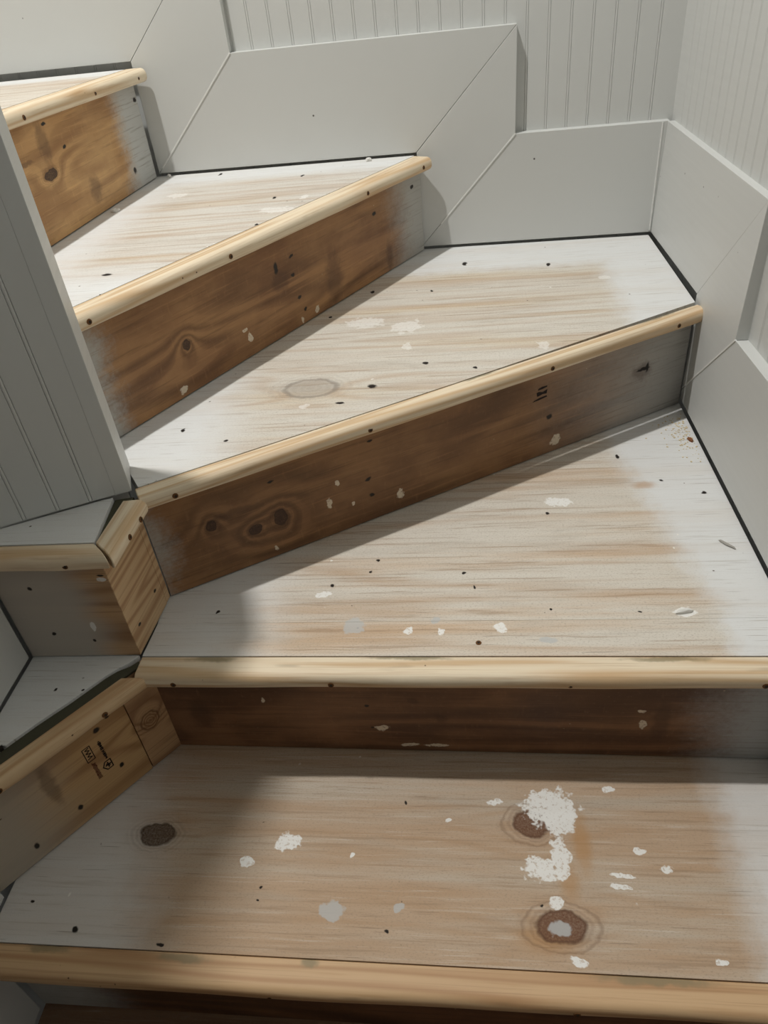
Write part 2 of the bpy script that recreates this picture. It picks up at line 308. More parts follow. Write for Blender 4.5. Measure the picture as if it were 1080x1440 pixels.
def paint_material(name, c=S(207, 208, 205), rough=0.42, nails=True, seed=0.0, brush=(4.0, 90.0, 90.0)):
    n = NT(name)
    br = n.noise(n.vm('MULTIPLY', n.P, brush), 1.0, 3.0, 0.6)
    soft = n.noise(n.P, 5.0, 2.0)
    col = n.mix(n.math('MULTIPLY', soft, 0.35), c, S(200, 201, 197))
    if nails:
        d, cc = n.voro(n.vm('ADD', n.P, (seed, seed, seed)), 22.0)
        gate = n.rng(n.noise(n.vm('ADD', n.P, (seed, 2, 1)), 14.0, 1.0), 0.53, 0.55)
        col = n.mix(n.math('MULTIPLY', n.rng(d, 0.052, 0.03), gate), col, S(84, 82, 78))
    n.bump(br, 0.12, 0.0006)
    return n.done(col, n.rng(br, 0.3, 0.7, rough - 0.05, rough + 0.08), 0.4)


def flat_material(name, c, rough=0.7, metal=0.0):
    n = NT(name)
    v = n.noise(n.P, 180.0, 2.0, 0.6)
    n.b.inputs['Metallic'].default_value = metal
    return n.done(n.mix(n.math('MULTIPLY', v, 0.5), c, tuple(x * 0.6 for x in c)), rough)


# ------------------------------------------------------------------ mesh helpers
def frame(o, x):
    """matrix with local X along x (horizontal), local Y up and local Z out of the face"""
    X = Vector((x[0], x[1], 0)).normalized()
    Y = Vector((0, 0, 1))
    W = X.cross(Y)
    m = Matrix((X, Y, W)).transposed().to_4x4()
    m.translation = Vector(o)
    return m


def flatframe(o, x):
    """local X along x, local Y horizontal outward (to the right of x), local Z up"""
    X = Vector((x[0], x[1], 0)).normalized()
    Zv = Vector((0, 0, 1))
    Yp = Zv.cross(X)
    m = Matrix((X, Yp, Zv)).transposed().to_4x4()
    m.translation = Vector(o)
    return m


def link(name, me, mat=None, parent=None, mw=None):
    o = bpy.data.objects.new(name, me)
    COL.objects.link(o)
    if mat is not None and me is not None and not me.materials:
        me.materials.append(mat)
    if parent is not None:
        o.parent = parent
        o.matrix_parent_inverse = Matrix.Identity(4)
        pm = WORLD[parent.name]
        o.matrix_local = pm.inverted() @ (mw or pm)
        WORLD[o.name] = (mw or pm).copy()
    else:
        o.matrix_world = mw or Matrix.Identity(4)
        WORLD[o.name] = (mw or Matrix.Identity(4)).copy()
    return o


WORLD = {}


def tag(o, label=None, cat=None, group=None, kind=None):
    if label: o['label'] = label
    if cat: o['category'] = cat
    if group: o['group'] = group
    if kind: o['kind'] = kind
    return o


def prism(pts, z0, z1, bevel=0.0, name='board'):
    """extruded polygon (x, y) between z0 and z1; counter-clockwise seen from +z"""
    a = sum(pts[i][0] * pts[(i + 1) % len(pts)][1] - pts[(i + 1) % len(pts)][0] * pts[i][1] for i in range(len(pts)))
    if a < 0: pts = pts[::-1]
    bm = bmesh.new()
    lo = [bm.verts.new((p[0], p[1], z0)) for p in pts]
    hi = [bm.verts.new((p[0], p[1], z1)) for p in pts]
    bm.faces.new(hi)
    bm.faces.new(lo[::-1])
    k = len(pts)
    for i in range(k):
        j = (i + 1) % k
        bm.faces.new((lo[i], lo[j], hi[j], hi[i]))
    if bevel > 0:
        bmesh.ops.bevel(bm, geom=list(bm.edges), offset=bevel, segments=2, affect='EDGES', profile=0.6)
    me = bpy.data.meshes.new(name)
    bm.to_mesh(me); bm.free()
    return me


# ------------------------------------------------------------------ materials
M_WALL = paint_material('white_beadboard_paint', S(207, 208, 205), 0.45, nails=False)
M_SKIRT = paint_material('white_skirting_paint', S(207, 208, 205), 0.40, seed=1.0)
M_LEFT = paint_material('white_end_wall_paint', S(205, 206, 203), 0.42, nails=False)
M_CORE = paint_material('plain_wall_paint', S(207, 208, 205), 0.6, nails=False)
M_CAULK = flat_material('white_caulk', S(238, 238, 234), 0.5)
M_DARK = flat_material('bare_dark_gap', S(44, 42, 38), 0.9)
M_GLUE = flat_material('greenish_putty', S(78, 76, 60), 0.8)
M_HOLE = flat_material('countersunk_hole', S(112, 76, 44), 0.9)
M_STEEL = flat_material('screw_steel', S(52, 42, 32), 0.5, 0.3)
M_INK = flat_material('black_stamp_ink', S(40, 30, 28), 0.8)
M_REDINK = flat_material('red_stamp_ink', S(104, 58, 40), 0.8)
M_CHIP = flat_material('dry_paint_chip', S(232, 230, 224), 0.8)
M_DUST = flat_material('pine_sawdust', S(232, 212, 170), 0.9)
M_BROWNCHIP = flat_material('brown_wood_chip', S(140, 92, 62), 0.9)

# ------------------------------------------------------------------ the room shell
# back wall: plain core behind tongue-and-groove beadboard; skirting face is the plane y = 0
PITCH = 0.0407


def bead_mesh(h, pitch=PITCH):
    """one beadboard strip, local X across, Y up, Z out (face at z = 0), double quirk at its right edge"""
    g = 0.0013
    prof = [(0, -0.012), (0, 0.0), (pitch - 0.0056, 0.0), (pitch - 0.0052, -g), (pitch - 0.0047, -0.0001), (pitch - 0.0031, 0.0002),
            (pitch - 0.0014, -0.0001), (pitch - 0.0009, -g), (pitch - 0.0004, -0.0001), (pitch, 0.0), (pitch, -0.012)]
    bm = bmesh.new()
    lo = [bm.verts.new((x, 0, z)) for x, z in prof]
    hi = [bm.verts.new((x, h, z)) for x, z in prof]
    k = len(prof)
    for i in range(k - 1):
        bm.faces.new((lo[i + 1], lo[i], hi[i], hi[i + 1]))
    bm.faces.new(hi); bm.faces.new(lo[::-1])
    bmesh.ops.recalc_face_normals(bm, faces=bm.faces)
    me = bpy.data.meshes.new('beadboard_strip')
    bm.to_mesh(me); bm.free()
    return me


T_SK = 0.021            # skirting thickness
CEIL = 3.11
wb = link('wall_back', prism([(-3.4, 0.030), (0.15, 0.030), (0.15, 0.13), (-3.4, 0.13)], -1.2, CEIL), M_CORE)
tag(wb, 'white beadboard back wall above the stepped skirting', kind='structure')
bead = bead_mesh(2.0)
bead.materials.append(M_WALL)
x = -0.0252 + 0.0055
i = 0
while x > -1.9:
    # strip spans [x - PITCH, x] along +x; facing -y: local X = +x, Y up, Z = -y
    link('beadboard_strip', bead, None, wb, frame((x - PITCH, T_SK, 0.3), (1, 0)))
    x -= PITCH
last = prism([(0, 0), (0.0197 + T_SK, 0), (0.0197 + T_SK, 2.0), (0, 2.0)], -0.012, 0.0)
link('beadboard_strip', last, M_WALL, wb, frame((-0.0252 + 0.0055, T_SK, 0.3), (1, 0)))

wr = link('wall_right', prism([(0.030, -3.2), (0.13, -3.2), (0.13, 0.030), (0.030, 0.030)], -1.2, CEIL), M_CORE)
tag(wr, 'white beadboard right wall above the stepped skirting', kind='structure')
k0 = -0.1372 + 0.0055
bead_r = bead_mesh(2.3)
bead_r.materials.append(M_WALL)
yy = k0 + 3 * PITCH
while yy > -1.7:
    # facing -x: local X must run so that X x up = -x  ->  X = -y direction
    link('beadboard_strip', bead_r, None, wr, frame((T_SK, yy, 0.0), (0, -1)))
    yy -= PITCH
top_gap = T_SK - (k0 + 3 * PITCH)
link('beadboard_strip', prism([(0, 0), (top_gap, 0), (top_gap, 2.3), (0, 2.3)], -0.012, 0.0), M_WALL, wr, frame((T_SK, T_SK, 0.0), (0, -1)))

# stepped, mitred skirting boards
D4, D3, D5, D2 = 0.7860, 0.6016, 0.9880, 0.4014
XA, XB, XC, XC5 = -0.2868, -0.8369, -0.4876, -1.0379
bb = link('baseboard_back', None, mw=Matrix.Translation((-0.7, 0, 0.4)))
bb['kind'] = 'structure'
bb['label'] = 'white mitred skirting boards stepping up the back wall'
back_boards = [
    [(-3.0, 0.788), (XC5, 0.788), (XB, D5), (-3.0, D5)],
    [(XC5, 0.788), (XC5, 0.582), (XB, D4), (XB, D5)],
    [(XC5, 0.582), (XC, 0.5812), (XA, D4), (XB, D4)],
    [(XC, 0.5812), (XC, 0.3905), (XA, D3), (XA, D4)],
    [(XC, 0.3905), (0.013, 0.3885), (0.013, D3), (XA, D3)],
]


def shrink(poly, e):
    cx = sum(p[0] for p in poly) / len(poly); cy = sum(p[1] for p in poly) / len(poly)
    res = []
    for px, py in poly:
        d = math.hypot(px - cx, py - cy)
        res.append((px + (cx - px) * e / d, py + (cy - py) * e / d))
    return res


for q, poly in enumerate(back_boards):
    me = prism(shrink(poly, 0.0006), -T_SK, 0.0, 0.0009)
    off = 0.0006 if q % 2 else 0.0
    link('skirting_board', me, M_SKIRT, bb, frame((0, -off, 0), (1, 0)))

br = link('baseboard_right', None, mw=Matrix.Translation((0, -0.5, 0.2)))
br['kind'] = 'structure'
br['label'] = 'white mitred skirting boards stepping down the right wall'
Q, Pp = 0.3665, 0.5774
right_boards = [
    [(0.0, 0.3885), (Q, 0.392), (Pp, D3), (0.0, D3)],
    [(Q, 0.392), (Q, 0.200), (Pp, D2), (Pp, D3)],
    [(Q, 0.200), (0.985, 0.200), (1.20, 0.415), (Pp, D2)],
    [(0.985, 0.200), (0.985, 0.010), (1.20, 0.215), (1.20, 0.415)],
    [(0.985, 0.010), (1.29, 0.010), (1.50, 0.215), (1.20, 0.215)],
    [(1.29, 0.010), (1.29, -0.18), (1.50, 0.02), (1.50, 0.215)],
    [(1.29, -0.18), (2.2, -0.18), (2.2, 0.02), (1.50, 0.02)],
]
PIV = Matrix.Translation((0, 0.30, 0))
RF = frame((0, 0, 0), (0, -1)) @ PIV @ Matrix.Rotation(-0.026, 4, 'X') @ PIV.inverted()      # these boards lean back a little, as the wall does
for q, poly in enumerate(right_boards):
    me = prism(shrink(poly, 0.0006), -T_SK, 0.0, 0.0009)
    off = 0.0006 if q % 2 else 0.0
    link('skirting_board', me, M_SKIRT, br, RF @ Matrix.Translation((0, 0, off)))


def caulk(parent, mw, a, b, w=0.0028):
    L_ = math.hypot(b[0] - a[0], b[1] - a[1])
    dx_, dy_ = (b[0] - a[0]) / L_, (b[1] - a[1]) / L_
    px_, py_ = -dy_ * w / 2, dx_ * w / 2
    me_ = prism([(a[0] - px_, a[1] - py_), (b[0] - px_, b[1] - py_), (b[0] + px_, b[1] + py_), (a[0] + px_, a[1] + py_)], -0.002, 0.0014, 0.0004)
    link('caulk_line', me_, M_CAULK, parent, mw)


caulk(bb, frame((0, 0, 0), (1, 0)), (XC5 + 0.010, 0.592), (XB, D4))
caulk(bb, frame((0, 0, 0), (1, 0)), (XC + 0.045, 0.437), (XA, D3))
caulk(br, RF, (Q + 0.035, 0.234), (Pp, D2))
caulk(bb, frame((0, 0, 0), (1, 0)), (-0.001, 0.392), (-0.001, D3 - 0.002), 0.003)

# inner end wall (left) that the winders turn around
B = (-0.8365, -0.8985)
Cc = (-0.8620, -0.8360)
F1 = (-1.0185, -0.9868)
core_pts = [(-1.0185, -3.0), F1, (B[0] - 0.011, B[1] - 0.0035 + 0.012), (Cc[0] - 0.012, Cc[1] - 0.004), (-3.2, -0.845), (-3.2, -3.0)]
bm = bmesh.new()
tops = [2.12, 2.12, 1.14, 1.17, 2.15, 2.15]  # unseen raked heights, shaped to cast the soft shadow on the lowest tread
lo = [bm.verts.new((p[0], p[1], -1.2)) for p in core_pts]
hi = [bm.verts.new((p[0], p[1], t)) for p, t in zip(core_pts, tops)]
for i in range(6):
    j = (i + 1) % 6
    bm.faces.new((lo[i], lo[j], hi[j], hi[i]))
bmesh.ops.triangulate(bm, faces=[bm.faces.new(hi), bm.faces.new(lo[::-1])])
bmesh.ops.recalc_face_normals(bm, faces=bm.faces)
me = bpy.data.meshes.new('wall_left'); bm.to_mesh(me); bm.free()
wl = link('wall_left', me, M_LEFT)
tag(wl, 'white beadboard end wall standing where the winder steps turn', kind='structure')
# front cladding: strips parallel to the face B -> F1
dx, dy = B[0] - F1[0], B[1] - F1[1]
ln = math.hypot(dx, dy); ux, uy = dx / ln, dy / ln
nx, ny = uy, -ux
zb = Z[3] + 0.0035


s_edges = [ln - 0.0205 - 0.0, ln - 0.0205 - 0.0275]
while s_edges[-1] > 0.0: s_edges.append(s_edges[-1] - 0.0405)
for a1, a0 in zip(s_edges[:-1], s_edges[1:]):
    p = a1 - a0
    o = (F1[0] + ux * a0, F1[1] + uy * a0, zb)
    m = bead_mesh(0.47, p) if p > 0.03 else prism([(0, 0), (p, 0), (p, 0.47), (0, 0.47)], -0.012, 0.0)
    m.materials.append(M_LEFT)
    # tops follow the invented rake of the wall
    for v in m.vertices:
        if v.co.y > 0.1:
            f = (a0 + v.co.x) / ln
            v.co.y = (2.11 + (1.138 - 2.11) * f) - zb
    link('beadboard_strip', m, None, wl, frame(o, (ux, uy)))
o = (F1[0] + ux * (ln - 0.0205), F1[1] + uy * (ln - 0.0205), zb - 0.001)
m = prism([(0, 0), (0.0205, 0), (0.0205, 0.754), (0, 0.86)], -0.013, 0.0003, 0.0006)
link('corner_trim', m, M_LEFT, wl, frame(o, (ux, uy)))
ex, ey = Cc[0] - B[0], Cc[1] - B[1]
el = math.hypot(ex, ey)
m = prism([(0, 0), (el, 0), (el, 0.78), (0, 0.754)], -0.012, 0.0, 0.001)
link('end_trim', m, M_LEFT, wl, frame((B[0], B[1], Z[3] + 0.002), (ex, ey)))

# skirting on the lower-left wall
bl = link('baseboard_left', None, mw=Matrix.Translation((-1.0, -1.3, 0)))
bl['kind'] = 'structure'
bl['label'] = 'white skirting boards along the lower left wall'
for poly in ([(-1.235, 0.196), (-1.012, 0.196), (-1.012, 0.40), (-1.235, 0.40)],
             [(-1.285, 0.006), (-1.240, 0.006), (-1.240, 0.40), (-1.285, 0.40)],
             [(-1.9, -0.186), (-1.298, -0.186), (-1.298, 0.21), (-1.9, 0.02)]):
    # facing +x: X x up = +x -> X = +y
    me = prism(poly, -T_SK, 0.0, 0.0015)
    link('skirting_board', me, M_SKIRT, bl, frame((-1.0, 0, 0), (0, 1)))

ce = link('ceiling', prism([(-3.4, -3.2), (0.15, -3.2), (0.15, 0.13), (-3.4, 0.13)], CEIL, CEIL + 0.1), M_CORE)
tag(ce, 'plain white stairwell ceiling', kind='structure')
fl = link('floor', prism([(-1.2, -3.2), (0.05, -3.2), (0.05, -1.9), (-1.2, -1.9)], -0.6, -0.5), flat_material('lower_floor', S(120, 96, 74), 0.7))
tag(fl, 'lower hall floor below the stairs', kind='structure')

# ------------------------------------------------------------------ treads
TH = 0.024
XR = -0.003     # treads stop just short of the skirting
YB = -0.002


def tread(name_label, k, boards, mats, origin):
    r = link('stair_tread', None, mw=Matrix.Translation((origin[0], origin[1], Z[k] - TH)))
    tag(r, name_label, 'stair tread', 'bare worn stair treads')
    for poly, mt in zip(boards, mats):
        me = prism(poly, -TH, 0.0, 0.0004, 'tread_board')
        link('tread_board', me, mt, r, Matrix.Translation((0, 0, Z[k])))
    return r


def along(A, Bp, s, off=0.0):
    d = Vector((Bp[0] - A[0], Bp[1] - A[1])).normalized()
    n_ = Vector((d.y, -d.x))
    p = Vector((A[0], A[1])) + d * s + n_ * off
    return (p.x, p.y)


R2A, R2B = (-0.838, -1.012), (0.0, -1.027)
R2sA, R2sB = (-1.012, -1.234), (-0.837, -1.011)
R3A, R3B = (-0.839, -0.892), (0.0, -0.388)
R4A, R4B = (-0.931, -0.810), (-0.477, 0.003)
R5A, R5B = (-1.0905, -0.774), (-1.037, 0.010)
L3 = math.hypot(R3B[0] - R3A[0], R3B[1] - R3A[1])
L4 = math.hypot(R4B[0] - R4A[0], R4B[1] - R4A[1])
L5 = math.hypot(R5B[0] - R5A[0], R5B[1] - R5A[1])

m1 = tread_material('lowest_tread_wood', MARKS['T1'], [(1, 0, -0.095, 0.03), (-1, -0.25, 1.13, 0.06)], tan=0.95, seed=1.3, warm=S(186, 160, 134), pale=S(190, 177, 160), cover=0.72)
m2 = tread_material('big_winder_wood', MARKS['T2'], [(1, 0.18, -0.25, 0.03), (-1, 0.0, 0.70, 0.07), (0.515 * -1, 0.857, -0.275, 0.05)], tan=0.55, seed=4.1)
m2f = tread_material('big_winder_front_wood', MARKS['T2'], [(1, 0.0, -0.085, 0.02), (-1, 0.0, 0.70, 0.07)], tan=0.75, seed=6.0)
m2c = tread_material('corner_platform_wood', MARKS['T2c'], [(0, 1, -5, 0.1)], tan=0.2, seed=7.7)
m3 = tread_material('middle_winder_wood', MARKS['T3'], [(1, 0.0, -0.125, 0.03), (0, 1, -0.155, 0.03), (-1, -0.15, 0.86, 0.06)], tan=0.42, seed=9.2, warm=S(206, 190, 166), pale=S(210, 204, 193))
m3c = tread_material('small_platform_wood', [], [(0, 1, -5, 0.1)], tan=0.1, seed=2.7)
m4 = tread_material('upper_winder_wood', MARKS['T4'], [(0, 1, -0.10, 0.05), (-1, 0, 0.98, 0.06), (0, -1, 0.62, 0.08)], tan=0.36, seed=12.4, warm=S(204, 190, 170), pale=S(210, 205, 196))
m5 = tread_material('top_tread_wood', [], [(0, 1, -0.10, 0.05)], tan=0.4, seed=15.0)
m0 = tread_material('bottom_step_wood', [], [], tan=1.0, seed=18.0, warm=S(120, 88, 66), pale=S(132, 104, 82))

tread('dark brown bottom tread barely showing below the lowest nosing', 0,
      [[(-0.998, -1.56), (XR, -1.57), (XR, -1.28), (-0.998, -1.28)]], [m0], (-0.5, -1.4))
tread('lowest wide tread with white paint splats and two ringed knots', 1,
      [[(-1.0, -1.2895), (XR, -1.3005), (XR, -1.0), (-0.845, -0.99), (-1.0, -1.19)]], [m1], (-0.5, -1.15))
t2 = tread('large wedge tread with painted right margin below the longest brown riser', 2,
      [[(-0.8425, -0.9458), (XR, -0.9473), (XR, -0.36), along(R3A, R3B, 0.0, -0.025)],
       [(-0.8445, -1.0050), (XR, -1.0115), (XR, -0.9475), (-0.8425, -0.9460)],
       ],
      [m2, m2f], (-0.4, -0.8))
tread('painted corner platform behind the angled nosing with the timber stamp below', 2,
      [[(-0.8490, -1.0035), (-1.0, -1.0), (-1.0, -1.1900), (-0.979, -1.1600), (-0.944, -1.1140), (-0.915, -1.0800), (-0.884, -1.0400), (-0.872, -1.0280), (-0.8605, -1.0180), (-0.8510, -1.0075)]],
      [m2c], (-0.92, -1.06))
N3b = [along(R3A, R3B, 0.008, -0.0012), along(R3A, R3B, L3 * 0.5, -0.0004), along(R3A, R3B, L3 + 0.012, 0.0005)]
tread('middle wedge tread reaching the back corner of the walls', 3,
      [[N3b[0], N3b[1], (XR, -0.3815), (XR, -0.004), along(R4A, R4B, L4 - 0.004, -0.010), along(R4A, R4B, 0.035, -0.012), (-0.869, -0.835)],
       ],
      [m3], (-0.4, -0.4))
tread('small white painted platform at the foot of the beadboard end wall', 3,
      [[(-0.8495, -0.9995), (-0.8480, -0.9985), (-0.8590, -0.9090), (-0.8720, -0.9140), (-1.0, -0.9760), (-1.0, -1.0005)]],
      [m3c], (-0.93, -0.97))
N4A, N4B = (-0.9385, -0.786), (-0.4930, -0.006)
tread('upper wedge tread ending in a point at the stepped skirting', 4,
      [[N4A, N4B, (-0.4930, YB), (-1.06, YB), (-1.10, -0.60), (-1.0, -0.74)]], [m4], (-0.8, -0.3))
tread('highest tread at the upper left edge of the picture', 5,
      [[along(R5A, R5B, 0.0, -0.011), along(R5A, R5B, L5 - 0.025, -0.011), (-1.7, -0.016), (-1.7, -0.80)]], [m5], (-1.3, -0.3))


# ------------------------------------------------------------------ risers
def riser(label, A, E, z0, z1, mat, th=0.018, cuts=(), mats=None, shape=None, gap=0.0):
    L = math.hypot(E[0] - A[0], E[1] - A[1])
    h = z1 - z0
    mw = frame((A[0], A[1], z0), (E[0] - A[0], E[1] - A[1]))
    r = link('stair_riser', None, mw=mw)
    tag(r, label, 'stair riser', 'bare stair risers')
    e = [0.0] + list(cuts) + [L]
    for i in range(len(e) - 1):
        a, b = e[i] + (0.0006 if i else 0), e[i + 1] - (0.0006 if i < len(e) - 2 else 0)
        me = prism([(a, 0.0022), (b, 0.0022), (b, h), (a, h)], -th, 0.0 - 0.0006 * (i % 2), 0.0008, 'riser_board')
        link('riser_board', me, (mats[i] if mats else mat), r, mw)
    return r


r5m = riser_material('honey_riser_wood', MARKS['R5'], [(0.655, 0.04, 1)], base=S(198, 158, 108), deep=S(176, 134, 86), ring=S(140, 98, 60), seed=2.0, greys=S(190, 190, 186))
r4m = riser_material('upper_brown_riser_wood', MARKS['R4'], [(0.83, 0.07, 1), (0.075, 0.03, -1)], base=S(162, 122, 82), deep=S(132, 94, 62), ring=S(92, 62, 40), seed=5.0)
r3m = riser_material('long_brown_riser_wood', MARKS['R3'], [(0.80, 0.19, 1), (0.012, 0.03, -1)], base=S(150, 112, 76), deep=S(120, 86, 58), ring=S(84, 58, 38), seed=8.5)
r2m = riser_material('dark_riser_wood', MARKS['R2'], [(0.745, 0.06, 1)], base=S(136, 98, 68), deep=S(106, 74, 52), ring=S(76, 52, 38), seed=11.0, greys=S(168, 168, 166))
r1m = riser_material('lowest_riser_wood', [], [(0.10, 0.05, -1)], base=S(120, 84, 58), deep=S(90, 60, 42), seed=14.0)
side_m = pine_material('stamped_pine_riser_wood', 3.3, S(196, 160, 114), S(150, 110, 70), MARKS['R2s'], [(0.10, 0.06, -1, S(176, 168, 154))], rings=6.0, kf=16.0)
side_m2 = pine_material('ringed_pine_offcut_wood', 6.1, S(186, 150, 112), S(134, 96, 66), MARKS['R2s'], rings=8.0, kf=14.0)
short_m = pine_material('short_pine_riser_wood', 8.8, S(202, 172, 134), S(154, 114, 78), MARKS['R3a'], rings=8.0, kf=18.0)
left_m = pine_material('painted_pine_riser_wood', 1.9, S(190, 156, 120), S(142, 104, 72), MARKS['R3b'], [(0.118, 0.03, -1, S(184, 178, 168))], rings=5.0, kf=14.0)

riser('honey coloured riser with a dark knot at the upper left', R5A, along(R5A, R5B, L5 - 0.026), Z[4], Z[5] - TH - 0.001, r5m)
riser('brown riser with a row of dark nail holes and white right end', R4A, along(R4A, R4B, L4 - 0.010), Z[3], Z[4] - TH - 0.003, r4m)
r3 = riser('longest brown riser with a black printed mark near its right end', R3A, along(R3A, R3B, L3 - 0.006), Z[2], Z[3] - TH - 0.002, r3m)
riser('dark brown straight riser with a white right end above the lowest wide tread', R2A, (0.012, -1.0272), Z[1], Z[2] - TH - 0.002, r2m)
riser('brown riser under the lowest nosing at the picture bottom', (-0.998, -1.2915), (0.012, -1.3025), Z[0], Z[1] - TH - 0.002, r1m)
rs = riser('angled pine riser with a timber stamp beside the lowest wide tread', R2sA, R2sB, Z[1], Z[2] - 0.007, side_m, th=0.012, cuts=[0.2330], mats=[side_m, side_m2])
riser('short pine riser with upright seam facing the large wedge tread', (-0.846, -1.0045), (-0.8395, -0.8925), Z[2], Z[3] - TH - 0.003, short_m, th=0.015, cuts=[0.0985])
riser('half painted pine riser below the small left platform', (-0.999, -1.0065), (-0.8465, -1.0045), Z[2], Z[3] - TH - 0.003, left_m, th=0.0155)

# putty left in the open joint above the two pine risers
j = link('joint_putty', prism([(-0.8476, -0.9975), (-0.8466, -0.9975), (-0.8440, -0.9160), (-0.8340, -0.9120), (-0.8345, -0.9020), (-0.8580, -0.9080)], Z[3] - 0.022, Z[3] - 0.005), M_GLUE)  # wide end added to darken the open hole under the corner trim
tag(j, 'dark greenish putty beside the small platform, also darkening the hole under the trim', 'putty')

pe = [(-0.979, -1.1600), (-0.944, -1.1140), (-0.915, -1.0800), (-0.884, -1.0400), (-0.872, -1.0280), (-0.858, -1.0200), (-0.8490, -1.0110)]
back_line = [along(R2sA, R2sB, math.hypot(p_[0] - R2sA[0], p_[1] - R2sA[1]), -0.0002) for p_ in pe]
j = link('joint_putty', prism([(p_[0] + 0.0006, p_[1] - 0.0005) for p_ in pe] + back_line[::-1], Z[2] - 0.0068, Z[2] - 0.0035), M_GLUE)
tag(j, 'dark greenish putty in the open joint behind the angled nosing', 'putty')

# ink marks
def ink(parent, mw, shapes, mat, name='ink_mark'):
    bm = bmesh.new()
    for poly in shapes:
        vs_ = [bm.verts.new((p[0], p[1], 0.00035)) for p in poly]
        f = bm.faces.new(vs_)
        if f.normal.z < 0: f.normal_flip()
    bmesh.ops.recalc_face_normals(bm, faces=bm.faces)
    ext = bmesh.ops.extrude_face_region(bm, geom=list(bm.faces))
    bmesh.ops.translate(bm, verts=[v for v in ext['geom'] if isinstance(v, bmesh.types.BMVert)], vec=(0, 0, -0.0003))
    bmesh.ops.recalc_face_normals(bm, faces=bm.faces)
    me = bpy.data.meshes.new(name); bm.to_mesh(me); bm.free()
    return link(name, me, mat, parent, mw)


def rect(cx, cy, w, h, a=0.0):
    c, s = math.cos(a), math.sin(a)
    return [(cx + c * px - s * py, cy + s * px + c * py) for px, py in ((-w / 2, -h / 2), (w / 2, -h / 2), (w / 2, h / 2), (-w / 2, h / 2))]


def ell(cx, cy, rx, ry, a=0.0, k=12):
    c, s = math.cos(a), math.sin(a)
    return [(cx + c * rx * math.cos(t) - s * ry * math.sin(t), cy + s * rx * math.cos(t) + c * ry * math.sin(t)) for t in [2 * math.pi * i / k for i in range(k)]]

sm_ = WORLD[rs.name]
seg = lambda a, b, w: rect((a[0] + b[0]) / 2, (a[1] + b[1]) / 2, math.hypot(b[0] - a[0], b[1] - a[1]) + w * 0.5, w, math.atan2(b[1] - a[1], b[0] - a[0]))
sh = [(0.1752, 0.0698), (0.1795, 0.0772), (0.1877, 0.0772), (0.1877, 0.0618), (0.1795, 0.0618)]
shapes = [seg(sh[i], sh[(i + 1) % 5], 0.0016) for i in range(5)]
shapes += [seg((0.1790, 0.0695), (0.1862, 0.0695), 0.0022), seg((0.1826, 0.0650), (0.1826, 0.0740), 0.0020), seg((0.1850, 0.0665), (0.1800, 0.0725), 0.0012)]
rg = random.Random(3)
tt = 0.0822
while tt < 0.1195:
    w_ = 0.0010 + 0.0012 * rg.random()
    shapes.append(rect(0.1846, tt, 0.0018 + 0.0030 * rg.random(), w_)); tt += w_ + 0.0006
    if rg.random() < 0.5: shapes.append(rect(0.1832 + 0.0026 * rg.random(), tt, 0.0011, 0.0028))
    if 0.0985 < tt < 0.1010: tt += 0.0016
bx = [(0.1619, 0.0960), (0.1725, 0.0960), (0.1725, 0.1222), (0.1619, 0.1222)]
shapes += [seg(bx[i], bx[(i + 1) % 4], 0.0011) for i in range(4)]
pz = [(0.1640, 0.1010), (0.1705, 0.1025), (0.1650, 0.1060), (0.1705, 0.1090), (0.1645, 0.1120), (0.1700, 0.1150), (0.1650, 0.1185), (0.1705, 0.1200)]
shapes += [seg(pz[i], pz[i + 1], 0.0013) for i in range(len(pz) - 1)]
ink(rs, sm_, shapes, M_INK, 'timber_stamp')
shapes = []
tt = 0.0575
while tt < 0.0890:
    shapes.append(rect(0.1670, tt, 0.0044 + 0.0018 * rg.random(), 0.0012)); tt += 0.0022
    if rg.random() < 0.6: shapes.append(rect(0.1650 + 0.004 * rg.random(), tt - 0.0005, 0.0012, 0.0026))
ink(rs, sm_, shapes, M_REDINK, 'red_stamp')
ink(r3, WORLD[r3.name], [[(0.6362, 0.1132), (0.6480, 0.1134), (0.6655, 0.1152), (0.6640, 0.1178), (0.6500, 0.1172), (0.6400, 0.1152)],
     [(0.6448, 0.1215), (0.6470, 0.1208), (0.6560, 0.1225), (0.6640, 0.1215), (0.6652, 0.1290), (0.6560, 0.1262), (0.6480, 0.1288), (0.6440, 0.1280)],
     [(0.6465, 0.1318), (0.6560, 0.1322), (0.6645, 0.1335), (0.6645, 0.1358), (0.6540, 0.1362), (0.6470, 0.1344)]], M_INK, 'printed_mark')


